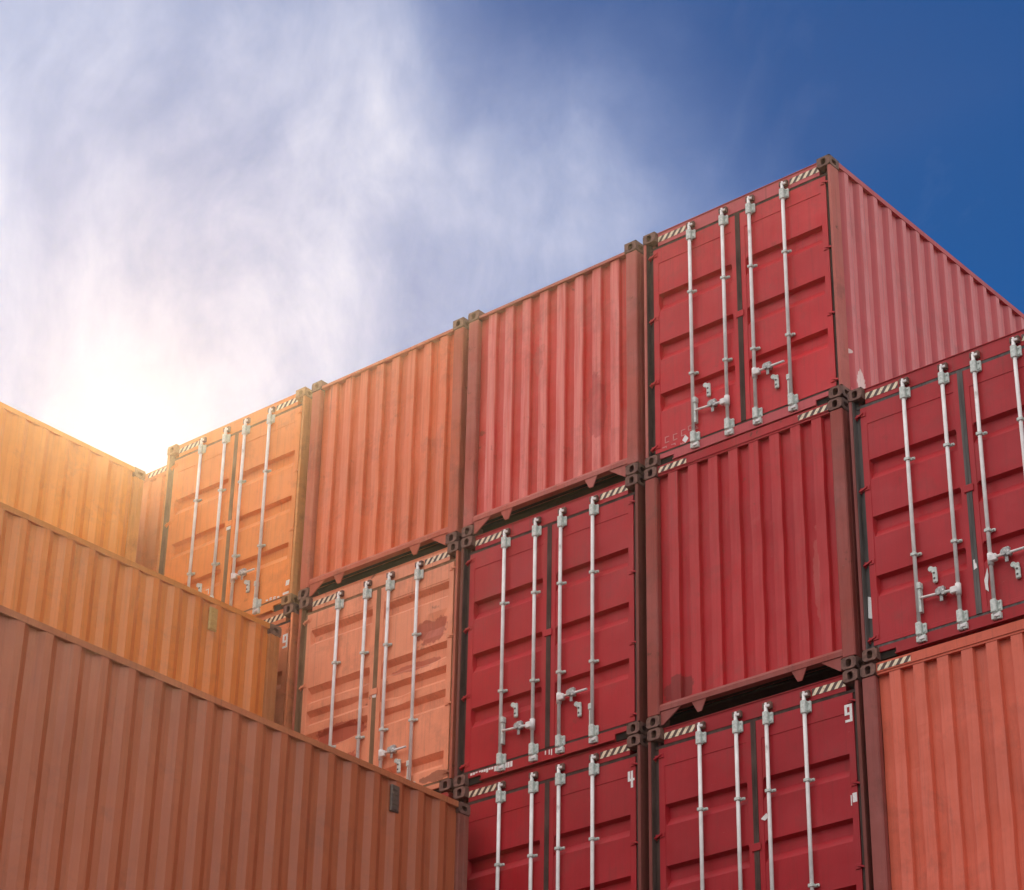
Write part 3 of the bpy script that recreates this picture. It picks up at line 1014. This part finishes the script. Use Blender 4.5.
# wind-warped direction for soft cloud edges
wn = noi(D, 3.2, 5, 0.55)
wv = vm('SUBTRACT', wn.outputs['Color'], (0.5, 0.5, 0.5))
ws = vm('SCALE', wv.outputs[0]); ws.inputs['Scale'].default_value = 0.06
DW = vm('NORMALIZE', vm('ADD', D, ws.outputs[0]).outputs[0]).outputs[0]
def blob(d, deg, wt, src=DW):
    dv = Vector(d).normalized()
    q = vm('DOT_PRODUCT', src, tuple(dv)).outputs['Value']
    e = mm('EXPONENT', mm('MULTIPLY', mm('SUBTRACT', q, 1.0), 2.0 / R(deg) ** 2))
    return mm('MULTIPLY', e, wt)
# cloud banks over the yard to the left (behind the stepped stacks)
blobs = [((-0.645, 0.505, 0.575), 9.5, 0.45),
         ((-0.567, 0.620, 0.542), 4.0, 0.28), ((-0.511, 0.638, 0.573), 2.9, 0.40), ((-0.645, 0.47, 0.60), 5.0, 0.22), ((-0.672, 0.556, 0.489), 5.0, 0.20)]
tot = None
for b in blobs:
    e = blob(*b)
    tot = e if tot is None else mm('ADD', tot, e)
# the long plume rising to the upper middle: a narrow great-circle band
pA, pB = Vector((-0.545, 0.548, 0.634)).normalized(), Vector((-0.617, 0.590, 0.520)).normalized()
pn = pA.cross(pB).normalized()
pl = vm('DOT_PRODUCT', DW, tuple(pn)).outputs['Value']
pe = mm('EXPONENT', mm('MULTIPLY', mm('MULTIPLY', pl, pl), -1.0 / R(1.7) ** 2))
pm = (pA + pB).normalized()
pd = vm('DOT_PRODUCT', D, tuple(pm)).outputs['Value']
pe = mm('MULTIPLY', pe, mm('EXPONENT', mm('MULTIPLY', mm('SUBTRACT', pd, 1.0), 2.0 / R(6.5) ** 2)))
tot = mm('ADD', tot, mm('MULTIPLY', pe, 0.30))
# coordinates running along the plume, so the wisps are drawn out the same way
along = pA.cross(pn).normalized()
cx = N('ShaderNodeCombineXYZ')
nt.links.new(mm('MULTIPLY', vm('DOT_PRODUCT', DW, tuple(pn)).outputs['Value'], 1.9), cx.inputs[0])
nt.links.new(vm('DOT_PRODUCT', DW, tuple(along)).outputs['Value'], cx.inputs[1])
nt.links.new(vm('DOT_PRODUCT', DW, tuple(pA)).outputs['Value'], cx.inputs[2])
ST = cx.outputs[0]
wisp = noi(ST, 8.5, 9, 0.56, 0.5).outputs[0]
fine = noi(ST, 24.0, 8, 0.62, 0.4).outputs[0]
puff = noi(D, 9.0, 9, 0.6, 0.3).outputs[0]
tex = mm('ADD', rng(wisp, 0.25, 0.75, 0.74, 1.20), rng(fine, 0.25, 0.75, -0.08, 0.08))
tex = mm('ADD', tex, rng(puff, 0.3, 0.7, -0.12, 0.12))
left = mm('MULTIPLY', tot, tex)
left = mm('ADD', left, rng(wisp, 0.5, 0.85, 0.0, 0.10))
left = rng(left, 0.05, 1.08, 0.0, 0.98, False)
# broken bright cloud added in the unseen sky behind the camera, lighting the stacks
sp = N('ShaderNodeSeparateXYZ')
nt.links.new(D, sp.inputs[0])
X, Y, Z = sp.outputs
back = rng(mm('ADD', mm('MULTIPLY', Y, -1.0), mm('MULTIPLY', X, -0.25)), -0.40, 0.15)
cov = rng(noi(D, 2.3, 8, 0.55, 0.2).outputs[0], 0.34, 0.56, 0.35, 1.0)
rest = mm('MULTIPLY', back, cov)
above = rng(Z, 0.06, 0.50)
skyc = mixc(1.0, (0, 0, 0, 1), sky.outputs[0])
hs = N('ShaderNodeHueSaturation')
hs.inputs['Saturation'].default_value = 1.38
hs.inputs['Value'].default_value = 0.66
hs.inputs['Hue'].default_value = 0.512
nt.links.new(sky.outputs[0], hs.inputs['Color'])
cl = mixc(left, (5.2, 6.6, 10.2, 1), (9.2, 9.0, 9.8, 1))
CB = 22.5
core = blob((-0.6785, 0.5540, 0.4825), 1.7, 0.75, D)
v1 = mixc(left, hs.outputs[0], cl)
v1 = mixc(core, v1, (9.6, 9.4, 9.4, 1))
fill_bank = mm('MULTIPLY', mm('MULTIPLY', rng(X, -0.08, 0.30), rng(Y, -0.15, 0.2)), rng(Z, 0.0, 0.25))  # unseen bright cloud added at the right to brighten the side panels
v1 = mixc(mm('MULTIPLY', fill_bank, cov), v1, (14.5, 14.1, 14.2, 1))
v2 = mixc(mm('MULTIPLY', rest, above), v1, (CB, CB * 0.985, CB * 1.0, 1))
nt.links.new(v2, bg.inputs[0])

sl = bpy.data.lights.new('sun', 'SUN')
sl.energy = 4.0
sl.angle = R(1.2)
sl.color = (1.0, 0.69, 0.35)
so = bpy.data.objects.new('sun', sl)
C.objects.link(so)
so.rotation_euler = SUN.to_track_quat('Z', 'Y').to_euler()
so.location = (20, -10, 40)

# haze: the sunlit air over the yard
bm = bmesh.new()
box(bm, -60, 60, -60, 60, -1.0, ZT + 0.6)
hm = bpy.data.materials.new('haze_air')
hm.use_nodes = True
hm.node_tree.nodes.clear()
ho = hm.node_tree.nodes.new('ShaderNodeOutputMaterial')
hv = hm.node_tree.nodes.new('ShaderNodeVolumePrincipled')
hv.inputs['Color'].default_value = (0.97, 0.96, 0.95, 1)
hv.inputs['Density'].default_value = 0.00050
hv.inputs['Anisotropy'].default_value = 0.88
hm.node_tree.links.new(hv.outputs[0], ho.inputs['Volume'])
hz_ = link('haze', bm, hm)
hz_['kind'] = 'stuff'

# ------------------------------------------------------------------ camera
cd = bpy.data.cameras.new('camera')
cd.sensor_width = 36
cd.lens = 2479.74 / 1024 * 36
cd.clip_start = 0.1
cd.clip_end = 2000
co = bpy.data.objects.new('camera', cd)
C.objects.link(co)
r = Vector((0.7630417, 0.6461069, 0.01769834)); u = Vector((0.30466876, -0.38368824, 0.87175701)); d = Vector((-0.57003887, 0.65979482, 0.48961871))
M = Matrix(((r.x, u.x, -d.x, 11.2126), (r.y, u.y, -d.y, -17.9413), (r.z, u.z, -d.z, -15.3047 + ZT), (0, 0, 0, 1)))
co.matrix_world = M
scn.camera = co

scn.view_settings.view_transform = 'Standard'
scn.view_settings.look = 'None'
scn.view_settings.gamma = 1.0
scn.view_settings.exposure = 0.0
scn.view_settings.use_curve_mapping = False
scn.render.resolution_x, scn.render.resolution_y = 1024, 890
